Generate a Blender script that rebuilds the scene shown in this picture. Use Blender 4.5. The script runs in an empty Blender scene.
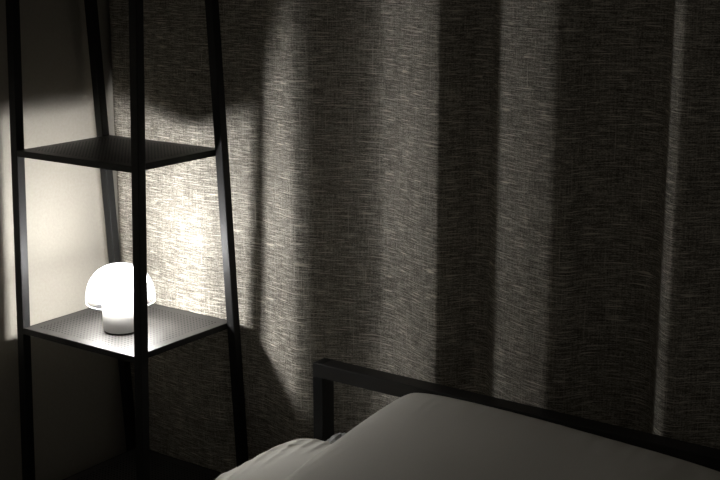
import bpy, bmesh, math, random
from mathutils import Vector, Matrix, noise

random.seed(4)
scene = bpy.context.scene
col = scene.collection

# ---------------------------------------------------------------- materials
def new_mat(name):
    m = bpy.data.materials.new(name)
    m.use_nodes = True
    nt = m.node_tree
    b = nt.nodes['Principled BSDF']
    return m, nt, b

def node(nt, kind, **kw):
    n = nt.nodes.new(kind)
    for k, v in kw.items():
        if k.startswith('i_'):
            n.inputs[k[2:].replace('_', ' ')].default_value = v
        else:
            setattr(n, k, v)
    return n

def math_node(nt, op, a, b=None, c=None):
    n = nt.nodes.new('ShaderNodeMath')
    n.operation = op
    for i, x in enumerate((a, b, c)):
        if x is None:
            continue
        if isinstance(x, (int, float)):
            n.inputs[i].default_value = x
        else:
            nt.links.new(x, n.inputs[i])
    return n.outputs[0]

def ramp(nt, fac, stops):
    r = nt.nodes.new('ShaderNodeValToRGB')
    el = r.color_ramp.elements
    while len(el) < len(stops):
        el.new(0.5)
    for e, (p, c) in zip(el, stops):
        e.position = p
        e.color = (*c, 1)
    nt.links.new(fac, r.inputs[0])
    return r.outputs[0]

def plain(name, color, rough=0.5, spec=0.5, metal=0.0, bump=0.0, bscale=300):
    m, nt, b = new_mat(name)
    b.inputs['Base Color'].default_value = (*color, 1)
    b.inputs['Roughness'].default_value = rough
    b.inputs['Specular IOR Level'].default_value = spec
    b.inputs['Metallic'].default_value = metal
    if bump:
        tc = node(nt, 'ShaderNodeTexCoord')
        n = node(nt, 'ShaderNodeTexNoise', i_Scale=bscale, i_Detail=3.0)
        nt.links.new(tc.outputs['Object'], n.inputs['Vector'])
        bp = node(nt, 'ShaderNodeBump', i_Strength=bump, i_Distance=0.001)
        nt.links.new(n.outputs['Fac'], bp.inputs['Height'])
        nt.links.new(bp.outputs[0], b.inputs['Normal'])
    return m

BLACK = plain('black_powder_coat', (0.010, 0.010, 0.010), 0.5, 0.22, bump=0.08, bscale=900)
RAIL = plain('charcoal_bed_metal', (0.021, 0.020, 0.018), 0.5, 0.4, bump=0.08, bscale=900)
CAP = plain('black_plastic', (0.004, 0.004, 0.004), 0.5, 0.3)
WHITE = plain('white_lamp_plastic', (0.90, 0.89, 0.87), 0.4, 0.4)
FOOT = plain('grey_rubber', (0.05, 0.045, 0.04), 0.7, 0.2)

# perforated sheet: a grid of round punched holes inside a plain border
def perforated():
    m, nt, b = new_mat('perforated_black_steel')
    b.inputs['Base Color'].default_value = (0.030, 0.029, 0.028, 1)
    b.inputs['Roughness'].default_value = 0.48
    b.inputs['Specular IOR Level'].default_value = 0.45
    uv = node(nt, 'ShaderNodeUVMap')
    sep = node(nt, 'ShaderNodeSeparateXYZ')
    nt.links.new(uv.outputs[0], sep.inputs[0])
    P = 0.0095
    def cell(s):
        t = math_node(nt, 'DIVIDE', s, P)
        f = math_node(nt, 'FRACT', t)
        return math_node(nt, 'SUBTRACT', f, 0.5)
    cx, cy = cell(sep.outputs[0]), cell(sep.outputs[1])
    d = math_node(nt, 'SQRT', math_node(nt, 'ADD', math_node(nt, 'MULTIPLY', cx, cx), math_node(nt, 'MULTIPLY', cy, cy)))
    hole = math_node(nt, 'LESS_THAN', d, 0.21)
    # border flag is stored in a second UV layer as distance to the sheet edge
    uv2 = node(nt, 'ShaderNodeUVMap', uv_map='edge')
    s2 = node(nt, 'ShaderNodeSeparateXYZ')
    nt.links.new(uv2.outputs[0], s2.inputs[0])
    def inner(s):
        return math_node(nt, 'LESS_THAN', math_node(nt, 'ABSOLUTE', s), 1.0)
    ok = math_node(nt, 'MULTIPLY', inner(s2.outputs[0]), inner(s2.outputs[1]))
    fac = math_node(nt, 'MULTIPLY', hole, ok)
    mx = node(nt, 'ShaderNodeMix', data_type='RGBA')
    nt.links.new(fac, mx.inputs[0])
    mx.inputs[6].default_value = (0.030, 0.029, 0.028, 1)
    mx.inputs[7].default_value = (0.009, 0.009, 0.009, 1)
    nt.links.new(mx.outputs[2], b.inputs['Base Color'])
    sp = math_node(nt, 'MULTIPLY_ADD', fac, -0.45, 0.45)
    nt.links.new(sp, b.inputs['Specular IOR Level'])
    return m
PERF = perforated()

def wall_mat():
    m, nt, b = new_mat('beige_wall_paper')
    tc = node(nt, 'ShaderNodeTexCoord')
    n = node(nt, 'ShaderNodeTexNoise', i_Scale=160.0, i_Detail=5.0, i_Roughness=0.65)
    nt.links.new(tc.outputs['Object'], n.inputs['Vector'])
    c = ramp(nt, n.outputs['Fac'], [(0.3, (0.39, 0.363, 0.308)), (0.7, (0.43, 0.402, 0.346))])
    nt.links.new(c, b.inputs['Base Color'])
    b.inputs['Roughness'].default_value = 0.85
    b.inputs['Specular IOR Level'].default_value = 0.15
    bp = node(nt, 'ShaderNodeBump', i_Strength=0.25, i_Distance=0.002)
    nt.links.new(n.outputs['Fac'], bp.inputs['Height'])
    nt.links.new(bp.outputs[0], b.inputs['Normal'])
    return m
WALL = wall_mat()

def floor_mat():
    m, nt, b = new_mat('dark_wood_floor')
    tc = node(nt, 'ShaderNodeTexCoord')
    mp = node(nt, 'ShaderNodeMapping')
    mp.inputs['Scale'].default_value = (2, 30, 1)
    nt.links.new(tc.outputs['Object'], mp.inputs['Vector'])
    n = node(nt, 'ShaderNodeTexNoise', i_Scale=2.0, i_Detail=6.0)
    nt.links.new(mp.outputs[0], n.inputs['Vector'])
    c = ramp(nt, n.outputs['Fac'], [(0.3, (0.03, 0.022, 0.015)), (0.75, (0.07, 0.05, 0.033))])
    nt.links.new(c, b.inputs['Base Color'])
    b.inputs['Roughness'].default_value = 0.5
    return m
FLOOR = floor_mat()

# slubby linen weave, mapped on the cloth's own length and height in metres
def linen_mat():
    m, nt, b = new_mat('grey_linen_weave')
    uv = node(nt, 'ShaderNodeUVMap')
    def streak(sx, sy, detail, rough, dist=0.0, w=0.0):
        mp = node(nt, 'ShaderNodeMapping')
        mp.inputs['Scale'].default_value = (sx, sy, 1)
        mp.inputs['Location'].default_value = (w, w * 1.7, w)
        nt.links.new(uv.outputs[0], mp.inputs['Vector'])
        n = node(nt, 'ShaderNodeTexNoise', i_Scale=1.0, i_Detail=detail, i_Roughness=rough, i_Distortion=dist)
        nt.links.new(mp.outputs[0], n.inputs['Vector'])
        return n.outputs['Fac']
    hs = streak(30, 420, 2.0, 0.6, 0.0)               # long horizontal slubs
    hl = streak(11, 620, 2.0, 0.5, 0.0, 21.7)         # thin long threads
    hf = streak(230, 700, 2.0, 0.6, 0.0, 3.1)         # short horizontal threads
    vs = streak(520, 26, 2.0, 0.6, 0.0, 7.7)          # vertical threads
    patch = streak(9, 7, 2.0, 0.5, 0.0, 12.3)
    s = math_node(nt, 'MULTIPLY', hs, 0.36)
    s = math_node(nt, 'ADD', s, math_node(nt, 'MULTIPLY', hl, 0.20))
    s = math_node(nt, 'ADD', s, math_node(nt, 'MULTIPLY', hf, 0.44))
    s = math_node(nt, 'ADD', s, math_node(nt, 'MULTIPLY', vs, 0.18))
    s = math_node(nt, 'ADD', s, math_node(nt, 'MULTIPLY', patch, 0.04))
    c0 = ramp(nt, s, [(0.48, (0.074, 0.066, 0.054)), (0.58, (0.225, 0.206, 0.173)),
                      (0.66, (0.45, 0.417, 0.355)), (0.73, (0.78, 0.73, 0.63))])
    # single pale slub threads lying on the weave, most of them crosswise
    th = streak(20, 460, 1.0, 0.5, 0.0, 33.9)
    tv = streak(480, 9, 1.0, 0.5, 0.0, 41.3)
    def thread(v, lo, hi):
        r = node(nt, 'ShaderNodeMapRange', interpolation_type='SMOOTHSTEP')
        r.inputs['From Min'].default_value = lo
        r.inputs['From Max'].default_value = hi
        nt.links.new(v, r.inputs['Value'])
        return r.outputs[0]
    t1 = thread(th, 0.61, 0.69)
    t2 = math_node(nt, 'MULTIPLY', thread(tv, 0.67, 0.76), 0.5)
    tt = math_node(nt, 'MAXIMUM', t1, t2)
    mx = node(nt, 'ShaderNodeMix', data_type='RGBA')
    nt.links.new(math_node(nt, 'MULTIPLY', tt, 0.9), mx.inputs[0])
    nt.links.new(c0, mx.inputs[6])
    mx.inputs[7].default_value = (0.92, 0.865, 0.75, 1)
    nt.links.new(mx.outputs[2], b.inputs['Base Color'])
    s = math_node(nt, 'ADD', s, math_node(nt, 'MULTIPLY', tt, 0.15))
    b.inputs['Roughness'].default_value = 0.8
    b.inputs['Specular IOR Level'].default_value = 0.2
    bp = node(nt, 'ShaderNodeBump', i_Strength=0.4, i_Distance=0.0016)
    nt.links.new(s, bp.inputs['Height'])
    nt.links.new(bp.outputs[0], b.inputs['Normal'])
    return m
LINEN = linen_mat()

def cotton_mat(name, c0, c1):
    m, nt, b = new_mat(name)
    tc = node(nt, 'ShaderNodeTexCoord')
    n = node(nt, 'ShaderNodeTexNoise', i_Scale=700.0, i_Detail=2.0)
    nt.links.new(tc.outputs['Object'], n.inputs['Vector'])
    c = ramp(nt, n.outputs['Fac'], [(0.3, c0), (0.7, c1)])
    nt.links.new(c, b.inputs['Base Color'])
    b.inputs['Roughness'].default_value = 0.9
    b.inputs['Specular IOR Level'].default_value = 0.1
    bp = node(nt, 'ShaderNodeBump', i_Strength=0.12, i_Distance=0.0006)
    nt.links.new(n.outputs['Fac'], bp.inputs['Height'])
    nt.links.new(bp.outputs[0], b.inputs['Normal'])
    return m
COTTON = cotton_mat('white_cotton', (0.80, 0.775, 0.71), (0.86, 0.835, 0.77))
SHEET = cotton_mat('white_sheet_cotton', (0.58, 0.56, 0.51), (0.64, 0.62, 0.57))
GREYCLOTH = cotton_mat('grey_crumpled_cotton', (0.36, 0.36, 0.355), (0.66, 0.66, 0.65))

def opal_glass():
    m, nt, b = new_mat('opal_glass')
    nt.nodes.remove(b)
    tl = node(nt, 'ShaderNodeBsdfTranslucent')
    tl.inputs['Color'].default_value = (0.92, 0.93, 0.96, 1)
    df = node(nt, 'ShaderNodeBsdfDiffuse')
    df.inputs['Color'].default_value = (0.92, 0.93, 0.96, 1)
    tr = node(nt, 'ShaderNodeBsdfTransparent')
    tr.inputs['Color'].default_value = (0.97, 0.98, 1.0, 1)
    gl = node(nt, 'ShaderNodeBsdfGlossy')
    gl.inputs['Roughness'].default_value = 0.12
    md = node(nt, 'ShaderNodeMixShader')
    md.inputs[0].default_value = 0.4
    nt.links.new(tl.outputs[0], md.inputs[1])
    nt.links.new(df.outputs[0], md.inputs[2])
    m1 = node(nt, 'ShaderNodeMixShader')
    tc = node(nt, 'ShaderNodeTexCoord')                # frosting fades toward the open rim, painting in the dimmer light there
    sp = node(nt, 'ShaderNodeSeparateXYZ')
    nt.links.new(tc.outputs['Object'], sp.inputs[0])
    mr = node(nt, 'ShaderNodeMapRange', interpolation_type='SMOOTHSTEP')
    mr.inputs['From Min'].default_value = 0.066
    mr.inputs['From Max'].default_value = 0.132
    mr.inputs['To Min'].default_value = 0.007
    mr.inputs['To Max'].default_value = 0.36
    nt.links.new(sp.outputs[2], mr.inputs['Value'])
    nt.links.new(mr.outputs[0], m1.inputs[0])
    nt.links.new(tr.outputs[0], m1.inputs[1])
    nt.links.new(md.outputs[0], m1.inputs[2])
    fr = node(nt, 'ShaderNodeFresnel', i_IOR=1.35)
    m2 = node(nt, 'ShaderNodeMixShader')
    nt.links.new(fr.outputs[0], m2.inputs[0])
    nt.links.new(m1.outputs[0], m2.inputs[1])
    nt.links.new(gl.outputs[0], m2.inputs[2])
    nt.links.new(m2.outputs[0], nt.nodes['Material Output'].inputs[0])
    return m
OPAL = opal_glass()

LAMP_STRENGTH = 215.0
def glow_mat():
    m, nt, b = new_mat('lit_led_diffuser')
    nt.nodes.remove(b)
    e = node(nt, 'ShaderNodeEmission')
    e.inputs['Color'].default_value = (1.0, 0.972, 0.925, 1)
    e.inputs['Strength'].default_value = LAMP_STRENGTH
    nt.links.new(e.outputs[0], nt.nodes['Material Output'].inputs[0])
    return m
GLOW = glow_mat()

# ---------------------------------------------------------------- helpers
def obj(name, bm, mat, parent=None, smooth=False):
    me = bpy.data.meshes.new(name)
    bmesh.ops.recalc_face_normals(bm, faces=bm.faces)
    if smooth:
        for f in bm.faces:
            f.smooth = True
    bm.to_mesh(me)
    bm.free()
    me.materials.append(mat)
    o = bpy.data.objects.new(name, me)
    col.objects.link(o)
    if parent:
        o.parent = parent
    return o

def tag(o, label=None, cat=None, group=None, kind=None):
    if label: o['label'] = label
    if cat: o['category'] = cat
    if group: o['group'] = group
    if kind: o['kind'] = kind
    return o

def empty(name, loc):
    o = bpy.data.objects.new(name, None)
    o.location = loc
    o.empty_display_size = 0.05
    col.objects.link(o)
    return o

def bevel(bm, w, seg=2):
    bmesh.ops.bevel(bm, geom=[e for e in bm.edges], offset=w, segments=seg, affect='EDGES', profile=0.5)

def hexa(bm, bottom, top):
    """prism between two quads"""
    vs = [bm.verts.new(p) for p in bottom] + [bm.verts.new(p) for p in top]
    for q in ((0, 1, 2, 3), (7, 6, 5, 4), (0, 4, 5, 1), (1, 5, 6, 2), (2, 6, 7, 3), (3, 7, 4, 0)):
        bm.faces.new([vs[i] for i in q])
    return vs

def box(lo, hi, bev=0.0, seg=2, bm=None):
    bm = bm or bmesh.new()
    (x0, y0, z0), (x1, y1, z1) = lo, hi
    hexa(bm, [(x0, y0, z0), (x1, y0, z0), (x1, y1, z0), (x0, y1, z0)],
             [(x0, y0, z1), (x1, y0, z1), (x1, y1, z1), (x0, y1, z1)])
    if bev:
        bevel(bm, bev, seg)
    return bm

def lathe(profile, seg=64, closed=False):
    bm = bmesh.new()
    rings = []
    for r, z in profile:
        if r < 1e-6:
            rings.append([bm.verts.new((0, 0, z))])
        else:
            rings.append([bm.verts.new((r * math.cos(2 * math.pi * i / seg), r * math.sin(2 * math.pi * i / seg), z)) for i in range(seg)])
    pairs = list(zip(rings, rings[1:]))
    if closed:
        pairs.append((rings[-1], rings[0]))
    for a, b in pairs:
        for i in range(seg):
            j = (i + 1) % seg
            if len(a) == 1 and len(b) == 1:
                continue
            if len(a) == 1:
                bm.faces.new((a[0], b[j], b[i]))
            elif len(b) == 1:
                bm.faces.new((a[i], a[j], b[0]))
            else:
                bm.faces.new((a[i], a[j], b[j], b[i]))
    return bm

def sstep(a, b, x):
    t = max(0.0, min(1.0, (x - a) / (b - a)))
    return t * t * (3 - 2 * t)

# ---------------------------------------------------------------- setting
FZ = -0.80        # floor height (z = 0 is the shelf that carries the lamp)
WX = -0.226       # face of the left wall
WY = 0.285        # face of the wall behind the curtain
tag(obj('floor', box((WX - 0.1, -3.2, FZ - 0.1), (3.6, WY + 0.1, FZ)), FLOOR), kind='structure')
tag(obj('wall_left', box((WX - 0.1, -3.2, FZ), (WX, WY + 0.1, 1.7)), WALL), kind='structure')
tag(obj('wall_back', box((WX, WY, FZ), (3.6, WY + 0.1, 1.7)), WALL), kind='structure')

# ---------------------------------------------------------------- ladder shelf
W2 = 0.18          # half width between post centres
PW = 0.0208        # square post section
SPACING = 0.3873
def y_front(z): return -0.1412 + 0.0376 * z
def y_back(z): return 0.1412 - 0.0579 * z

tower = empty('ladder_shelf', (0, 0, FZ))
tag(tower, 'tall black metal ladder shelf with perforated trays in the corner beside the bed', 'shelf')
def at_root(o, root):
    o.parent = root
    o.matrix_parent_inverse = Matrix.Translation(root.location).inverted()
    return o
TOPZ = 2 * SPACING + 0.03
for sx in (-1, 1):
    for fn in (y_front, y_back):
        bm = bmesh.new()
        h = PW / 2
        def ring(z):
            x, y = sx * W2, fn(z)
            return [(x - h, y - h, z), (x + h, y - h, z), (x + h, y + h, z), (x - h, y + h, z)]
        hexa(bm, ring(FZ + 0.006), ring(TOPZ))
        bevel(bm, 0.0016, 2)
        post = at_root(obj('post', bm, BLACK), tower)
        x, y = sx * W2, fn(FZ)
        cap = obj('foot_cap', box((x - h - .001, y - h - .001, FZ), (x + h + .001, y + h + .001, FZ + 0.008), 0.001), CAP)
        cap.parent = post
        cap.matrix_parent_inverse = post.matrix_parent_inverse.copy()
        cap.parent = post
        cap.matrix_parent_inverse = Matrix.Identity(4)

def make_tray(z):
    xi = W2 - PW / 2
    yf, yb = y_front(z) - PW / 2, y_back(z) + PW / 2
    # sheet
    bm = bmesh.new()
    t = 0.0016
    bmr = 0.0012
    q = [(-xi + bmr, yf + bmr), (xi - bmr, yf + bmr), (xi - bmr, yb - bmr), (-xi + bmr, yb - bmr)]
    hexa(bm, [(x, y, z - t) for x, y in q], [(x, y, z) for x, y in q])
    uv = bm.loops.layers.uv.new('UVMap')
    ed = bm.loops.layers.uv.new('edge')
    P = 0.0095
    nx, ny = int((2 * xi - 0.044) / P), int((yb - yf - 0.044) / P)
    yc = (yf + yb) / 2
    for f in bm.faces:
        for l in f.loops:
            v = l.vert.co
            l[uv].uv = (v.x + nx * P / 2 + 20 * P, v.y - yc + ny * P / 2 + 20 * P)
            l[ed].uv = (v.x / (nx * P / 2), (v.y - yc) / (ny * P / 2))
    sheet = at_root(obj('tray', bm, PERF), tower)
    # folded edge all round
    bm = bmesh.new()
    r = 0.013
    w = 0.0025
    lip = 0.0004
    box((-xi, yf, z - r), (xi, yf + w, z + lip), bm=bm)
    box((-xi, yb - w, z - r), (xi, yb, z + lip), bm=bm)
    box((-xi, yf + w, z - r), (-xi + w, yb - w, z + lip), bm=bm)
    box((xi - w, yf + w, z - r), (xi, yb - w, z + lip), bm=bm)
    rim = obj('tray_edge', bm, BLACK)
    rim.parent = sheet
    return sheet
for z in (0.7775, 0.3893, 0.0, -0.3854):
    make_tray(z)
make_tray(FZ + 0.045)

# ---------------------------------------------------------------- mushroom lamp
LX, LY = 0.0185, -0.038
lamp = empty('table_lamp', (LX, LY, 0.0004))
tag(lamp, 'small lit white mushroom table lamp with glass dome on the perforated shelf', 'lamp')
DR = 0.0745
base = obj('lamp_base', lathe([(0, 0.003), (0.0365, 0.003), (0.0392, 0.0045), (0.0402, 0.0075), (0.0402, 0.090), (0.0392, 0.0925), (0.037, 0.094), (0, 0.094)], 72), WHITE, lamp, True)
obj('base_ring', lathe([(0, 0.0), (0.0365, 0.0), (0.0370, 0.0012), (0.0365, 0.0031), (0, 0.0031)], 72), FOOT, lamp, True)
# diffuser: a low rounded cap on top of the base, inside the glass
CR, CH, CB = 0.055, 0.017, 0.097
prof = [(0, CB)] + [(CR * f, CB) for f in (0.5, 0.97)] + [(CR * math.cos(math.radians(d)), CB + 0.002 + CH * math.sin(math.radians(d))) for d in range(0, 90, 9)] + [(0, CB + 0.002 + CH)]
obj('led_diffuser', lathe(prof, 48), GLOW, lamp, True)
# dome: a shell with a rolled rim
N = 22
out = []
H0, H1 = 0.0655, 0.1475
for i in range(N + 1):
    a = math.radians(90) * i / N
    r = DR * math.cos(a) ** 0.82 if i < N else 0.0
    z = H0 + 0.010 + (H1 - H0 - 0.010) * math.sin(a) ** 1.04
    out.append((r, z))
T = 0.0030
prof = [(DR - T, H0 + 0.0006), (DR - T / 2, H0), (DR - 0.0002, H0 + 0.0008)] + out
inner = []
for i in range(N, -1, -1):
    a = math.radians(90) * i / N
    r = (DR - T) * math.cos(a) ** 0.82 if i < N else 0.0
    z = H0 + 0.010 + (H1 - T - H0 - 0.010) * math.sin(a) ** 1.04
    inner.append((r, z))
bm = lathe(prof + inner, 96)
bmesh.ops.remove_doubles(bm, verts=bm.verts, dist=1e-6)
dome = obj('glass_dome', bm, OPAL, lamp, True)
rim = obj('dome_rim', lathe([(DR - T - .0002 + 0.0017 * (1 + math.cos(t)), H0 + 0.0002 + 0.0014 * math.sin(t)) for t in [2 * math.pi * k / 10 for k in range(10)]], 96, True), WHITE, lamp, True)
rim.parent = dome

# ---------------------------------------------------------------- curtain
CTRL = [(-0.212, .186), (-0.185, .179), (-0.13, .177), (-0.08, .171), (-0.03, .166), (0.02, .161), (0.07, .158), (0.105, .163),
        (0.145, .173), (0.185, .178), (0.23, .180), (0.27, .170), (0.31, .159), (0.35, .149), (0.375, .155), (0.42, .178),
        (0.465, .201), (0.505, .215), (0.525, .2175), (0.545, .2145), (0.57, .2065), (0.60, .192), (0.65, .167), (0.682, .1535), (0.700, .1500), (0.711, .155), (0.725, .177), (0.752, .213),
        (0.775, .213), (0.806, .188), (0.85, .167), (0.92, .143), (0.950, .137), (0.973, .144), (1.00, .185), (1.05, .220),
        (1.09, .230), (1.116, .222), (1.132, .204), (1.140, .188), (1.146, .177), (1.162, .158), (1.177, .149), (1.192, .151), (1.212, .168), (1.245, .200), (1.29, .220),
        (1.35, .224), (1.42, .195), (1.48, .175), (1.54, .18), (1.62, .205), (1.70, .21), (1.78, .185), (1.86, .17), (1.95, .19), (2.05, .20)]
def pchip(pts):
    n = len(pts)
    h = [pts[i + 1][0] - pts[i][0] for i in range(n - 1)]
    d = [(pts[i + 1][1] - pts[i][1]) / h[i] for i in range(n - 1)]
    m = [d[0]] + [0.0] * (n - 2) + [d[-1]]
    for i in range(1, n - 1):
        if d[i - 1] * d[i] > 0:
            w1, w2 = 2 * h[i] + h[i - 1], h[i] + 2 * h[i - 1]
            m[i] = (w1 + w2) / (w1 / d[i - 1] + w2 / d[i])
    def f(x):
        if x <= pts[0][0]: return pts[0][1]
        if x >= pts[-1][0]: return pts[-1][1]
        lo, hi = 0, n - 1
        while hi - lo > 1:
            mid = (lo + hi) // 2
            if pts[mid][0] <= x: lo = mid
            else: hi = mid
        t = (x - pts[lo][0]) / h[lo]
        a, b = pts[lo][1], pts[lo + 1][1]
        return ((1 + 2 * t) * (1 - t) ** 2 * a + t * (1 - t) ** 2 * h[lo] * m[lo] + t * t * (3 - 2 * t) * b + t * t * (t - 1) * h[lo] * m[lo + 1])
    return f
prof_y = pchip(CTRL)
X0, X1 = CTRL[0][0], CTRL[-1][0]
xs = []
x = X0
while x < X1:
    xs.append(x)
    x += 0.0018 if 1.12 < x < 1.2 else 0.005
xs.append(X1)
CZ0, CZ1, NZ = FZ + 0.012, 1.62, 90
bm = bmesh.new()
uvl = bm.loops.layers.uv.new('UVMap')
arc = [0.0]
for a, b in zip(xs, xs[1:]):
    arc.append(arc[-1] + math.hypot(b - a, prof_y(b) - prof_y(a)))
grid = []
for j in range(NZ + 1):
    z = CZ0 + (CZ1 - CZ0) * j / NZ
    row = []
    for x in xs:
        sway = 0.003 * noise.noise((x * 1.2, z * 0.9, 3.3)) + 0.010 * sstep(0.7, 1.6, z) * noise.noise((x * 0.8, z * 1.3, 9.1))
        y = prof_y(x + sway)
        y += 0.003 * noise.noise((x * 5, z * 1.6, 0.7)) * sstep(0.25, 0.4, x)
        y += (0.021 * sstep(-0.20, -0.36, z) + 0.024 * sstep(-0.40, -0.74, z)) * (1 - sstep(0.22, 0.45, x))   # hangs back behind the shelf's feet
        row.append(bm.verts.new((x, y, z)))
    grid.append(row)
for j in range(NZ):
    for i in range(len(xs) - 1):
        f = bm.faces.new((grid[j][i], grid[j][i + 1], grid[j + 1][i + 1], grid[j + 1][i]))
        for l, (ii, jj) in zip(f.loops, ((i, j), (i + 1, j), (i + 1, j + 1), (i, j + 1))):
            l[uvl].uv = (arc[ii] + 2.0, (CZ1 - CZ0) * jj / NZ + 2.0)
        f.smooth = True
cur = obj('curtain', bm, LINEN)
sol = cur.modifiers.new('thickness', 'SOLIDIFY')
sol.thickness = 0.0015
sol.offset = -1
tag(cur, 'grey woven linen curtain hanging in vertical folds behind the bed', 'curtain')

# ---------------------------------------------------------------- bed frame
BX0, BX1 = 0.4475, 1.93
HY0, HY1 = 0.080, 0.120
HZ = -0.0215
RT = 0.030          # tube height
RX = 0.025          # post width
bed = empty('bed_frame', ((BX0 + BX1) / 2, -0.9, FZ))
tag(bed, 'dark metal bed frame with square tube headboard in front of the curtain', 'bed')
def bedpart(name, lo, hi, mat=RAIL, bev=0.0015, par=None):
    o = obj(name, box(lo, hi, bev), mat)
    return at_root(o, bed)
top = bedpart('headboard_rail', (BX0, HY0, HZ - RT), (BX1, HY1, HZ))
for x0 in (BX0, BX1 - RX):
    bedpart('headboard_post', (x0, HY0, FZ), (x0 + RX, HY1, HZ - RT), BLACK)  # same metal as the rail; the darker colour paints in the post's shade
    c = obj('end_cap', box((x0 + 0.008, HY0 + 0.007, HZ - 0.006), (x0 + RX - 0.004, HY1 - 0.002, HZ + 0.0008)), CAP)
    c.parent = top
bedpart('headboard_rail', (BX0 + RX, HY0 + .004, -0.42), (BX1 - RX, HY1 - .004, -0.39))
MZ0 = -0.44
for x0 in (BX0, BX1 - RX):
    bedpart('side_rail', (x0, -1.87, MZ0 - 0.045), (x0 + RX, HY0, MZ0 - 0.005))
    bedpart('foot_leg', (x0, -1.90, FZ), (x0 + RX, -1.87, MZ0 - 0.005))
bedpart('foot_rail', (BX0 + RX, -1.90, MZ0 - 0.045), (BX1 - RX, -1.87, MZ0 - 0.005))
for k in range(10):
    y = -0.05 - k * 0.19
    bedpart('slat', (BX0 + RX, y - 0.03, MZ0 - 0.018), (BX1 - RX, y + 0.03, MZ0))

# ---------------------------------------------------------------- mattress
mat_o = empty('mattress', ((BX0 + BX1) / 2, -0.9, MZ0))
tag(mat_o, 'white sheeted mattress under the pillows on the bed frame', 'mattress')
bm = box((BX0 + 0.03, -1.86, MZ0 + 0.0006), (BX1 - 0.02, HY0 - 0.022, -0.2548), 0.045, 5)
o = at_root(obj('fitted_sheet', bm, SHEET, None, True), mat_o)

# ---------------------------------------------------------------- pillows
def pillow_mesh(a, b, T, p, ear, wr, seed, n=110, flat_bottom=0.6, skew=0.0, fold=0.3):
    """pillow of half sizes a, b; T half thickness; returns a bmesh in its own axes"""
    bm = bmesh.new()
    def pt(u, v, s):
        x = a * u * (1 - ear * (1 - v * v) * abs(u) ** 3)
        y = b * v * (1 - ear * (1 - u * u) * abs(v) ** 3)
        rd = 1 - 0.022 * (abs(u) * abs(v)) ** 5
        x, y = x * rd, y * rd
        x -= skew * sstep(1.0, -1.0, v) * sstep(1.0, -1.0, u)
        e = max(0.0, (1 - u * u)) * max(0.0, (1 - v * v))
        h = T * e ** p
        edge = 1 - min(1.0, e / 0.55)
        # creases run along the side seams and fade inwards
        def crease(p):
            k = noise.noise(p)
            return 0.45 - min(1.0, abs(k) * 3.4)
        inw = sstep(0.02, 0.16, e) * edge
        w = 0.5 * noise.noise((x * 9 + seed, y * 24, seed * 1.3)) * inw
        w += fold * crease((x * 24 + y * 7, y * 3 + seed, seed * 2.1)) * inw
        w += fold * 0.5 * crease((x * 46 - y * 8, y * 5 + seed, seed * 3.7)) * inw
        w += 0.35 * noise.noise((x * 5, y * 6, seed))
        h += wr * w * (e ** 0.3)
        return Vector((x, y, s * h if s > 0 else -flat_bottom * h))
    def mp(i):
        t = -1 + 2 * i / n
        return math.sin(t * math.pi / 2) * 0.6 + t * 0.4
    top = [[bm.verts.new(pt(mp(i), mp(j), 1)) for i in range(n + 1)] for j in range(n + 1)]
    bot = [[top[j][i] if i in (0, n) or j in (0, n) else bm.verts.new(pt(mp(i), mp(j), -1)) for i in range(n + 1)] for j in range(n + 1)]
    for j in range(n):
        for i in range(n):
            bm.faces.new((top[j][i], top[j][i + 1], top[j + 1][i + 1], top[j + 1][i]))
            q = (bot[j][i], bot[j + 1][i], bot[j + 1][i + 1], bot[j][i + 1])
            try: bm.faces.new(q)
            except ValueError: pass
    return bm

HEM = (-0.222, 0.202, 0.038)
low = obj('pillow', pillow_mesh(0.36, 0.225, 0.075, 0.38, 0.03, 0.017, 2.7, n=200, fold=0.75), COTTON, None, True)
low.location = (0.767, -0.165, -0.207)
low.rotation_euler = (math.radians(3), 0, math.radians(-2))
tag(low, 'rumpled white pillow lying lowest, showing left of and under the big one', 'pillow')

# crumpled hem of its case sticking up behind
bm = bmesh.new()
g = []
for j in range(13):
    row = []
    for i in range(25):
        uu, vv = i / 24 - 0.5, j / 12 - 0.5
        e = max(0.0, 1 - 4 * uu * uu) * max(0.0, 1 - 4 * vv * vv)
        row.append(bm.verts.new((0.055 * uu, 0.045 * vv + 0.004 * noise.noise((uu * 9, 3, 1)),
                                 0.013 * e ** 0.5 * (0.75 + 0.9 * noise.noise((uu * 13, vv * 5, 4.4))))))
    g.append(row)
for j in range(12):
    for i in range(24):
        bm.faces.new((g[j][i], g[j][i + 1], g[j + 1][i + 1], g[j + 1][i]))
hem = obj('case_hem', bm, GREYCLOTH, low, True)
hem.modifiers.new('thickness', 'SOLIDIFY').thickness = 0.002
hem['label'] = 'crumpled greyish hem of the case'
hem.location = HEM
up = obj('pillow', pillow_mesh(0.40, 0.268, 0.075, 0.31, 0.012, 0.009, 8.2, n=160, skew=0.02, fold=0.35), COTTON, None, True)
up.rotation_euler = (math.radians(20), math.radians(-4.6), math.radians(-14))
corner = Vector((0.707, 0.047, -0.010))       # its top left corner rests by the headboard
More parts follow.
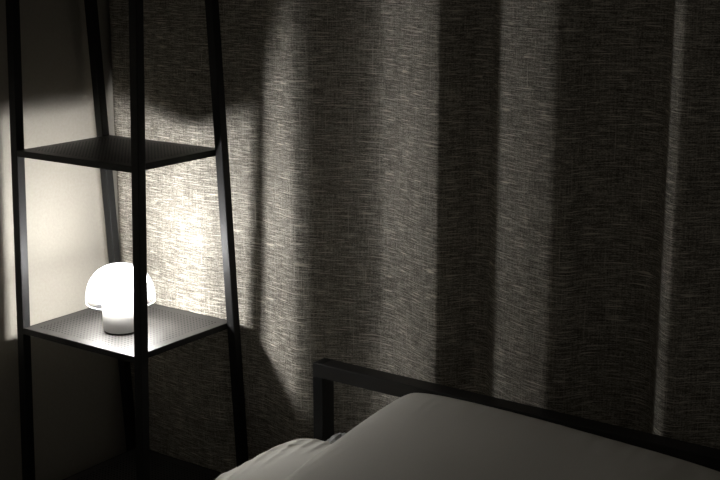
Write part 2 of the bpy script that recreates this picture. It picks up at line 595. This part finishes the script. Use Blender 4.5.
up.location = corner - up.rotation_euler.to_matrix() @ Vector((-0.375, 0.25, 0.033))
# the upper pillow gives way where it presses on the lower one
from mathutils.bvhtree import BVHTree
def world_of(o):
    return Matrix.Translation(o.location) @ o.rotation_euler.to_matrix().to_4x4()
lw, uw = world_of(low), world_of(up)
tree = BVHTree.FromPolygons([lw @ v.co for v in low.data.vertices], [tuple(p.vertices) for p in low.data.polygons])
ui = uw.inverted()
for v in up.data.vertices:
    p = uw @ v.co
    tops = [tree.ray_cast(Vector((p.x + dx, p.y + dy, 1.0)), Vector((0, 0, -1)))[0]
            for dx, dy in ((0, 0), (0.008, 0), (-0.008, 0), (0, 0.008), (0, -0.008))]
    tops = [h.z for h in tops if h is not None]
    if tops and p.z < max(tops) + 0.003:
        p.z = max(tops) + 0.003
        v.co = ui @ p
tag(up, 'big smooth white pillow leaning on the headboard, uppermost on the bed', 'pillow')

# ---------------------------------------------------------------- light and camera
w = bpy.data.worlds.new('World')
scene.world = w
w.use_nodes = True
bg = w.node_tree.nodes['Background']
bg.inputs[0].default_value = (1.0, 0.94, 0.84, 1)
bg.inputs[1].default_value = 0.033

cd = bpy.data.cameras.new('camera')
cam = bpy.data.objects.new('camera', cd)
col.objects.link(cam)
C = Vector((1.96986694, -1.87676064, 0.82255457))
rt = Vector((0.81318555, 0.58200108, -0.00200088))
upv = Vector((-0.13238674, 0.18831946, 0.97314415))
fw = Vector((-0.56674775, 0.79108187, -0.23018789))
M = Matrix((rt, upv, -fw)).transposed().to_4x4()
M.translation = C
cam.matrix_world = M
cd.sensor_width = 36
cd.lens = 1270 / 720 * 36
cd.clip_start = 0.02
scene.camera = cam

scene.view_settings.view_transform = 'Standard'
scene.view_settings.look = 'None'
scene.view_settings.gamma = 1
scene.view_settings.exposure = 0.0
cy = scene.cycles
cy.use_denoising = True
cy.denoiser = 'OPENIMAGEDENOISE'
cy.denoising_input_passes = 'RGB_ALBEDO_NORMAL'
cy.caustics_reflective = False
cy.caustics_refractive = False
cy.sample_clamp_indirect = 10.0
cy.transparent_max_bounces = 16
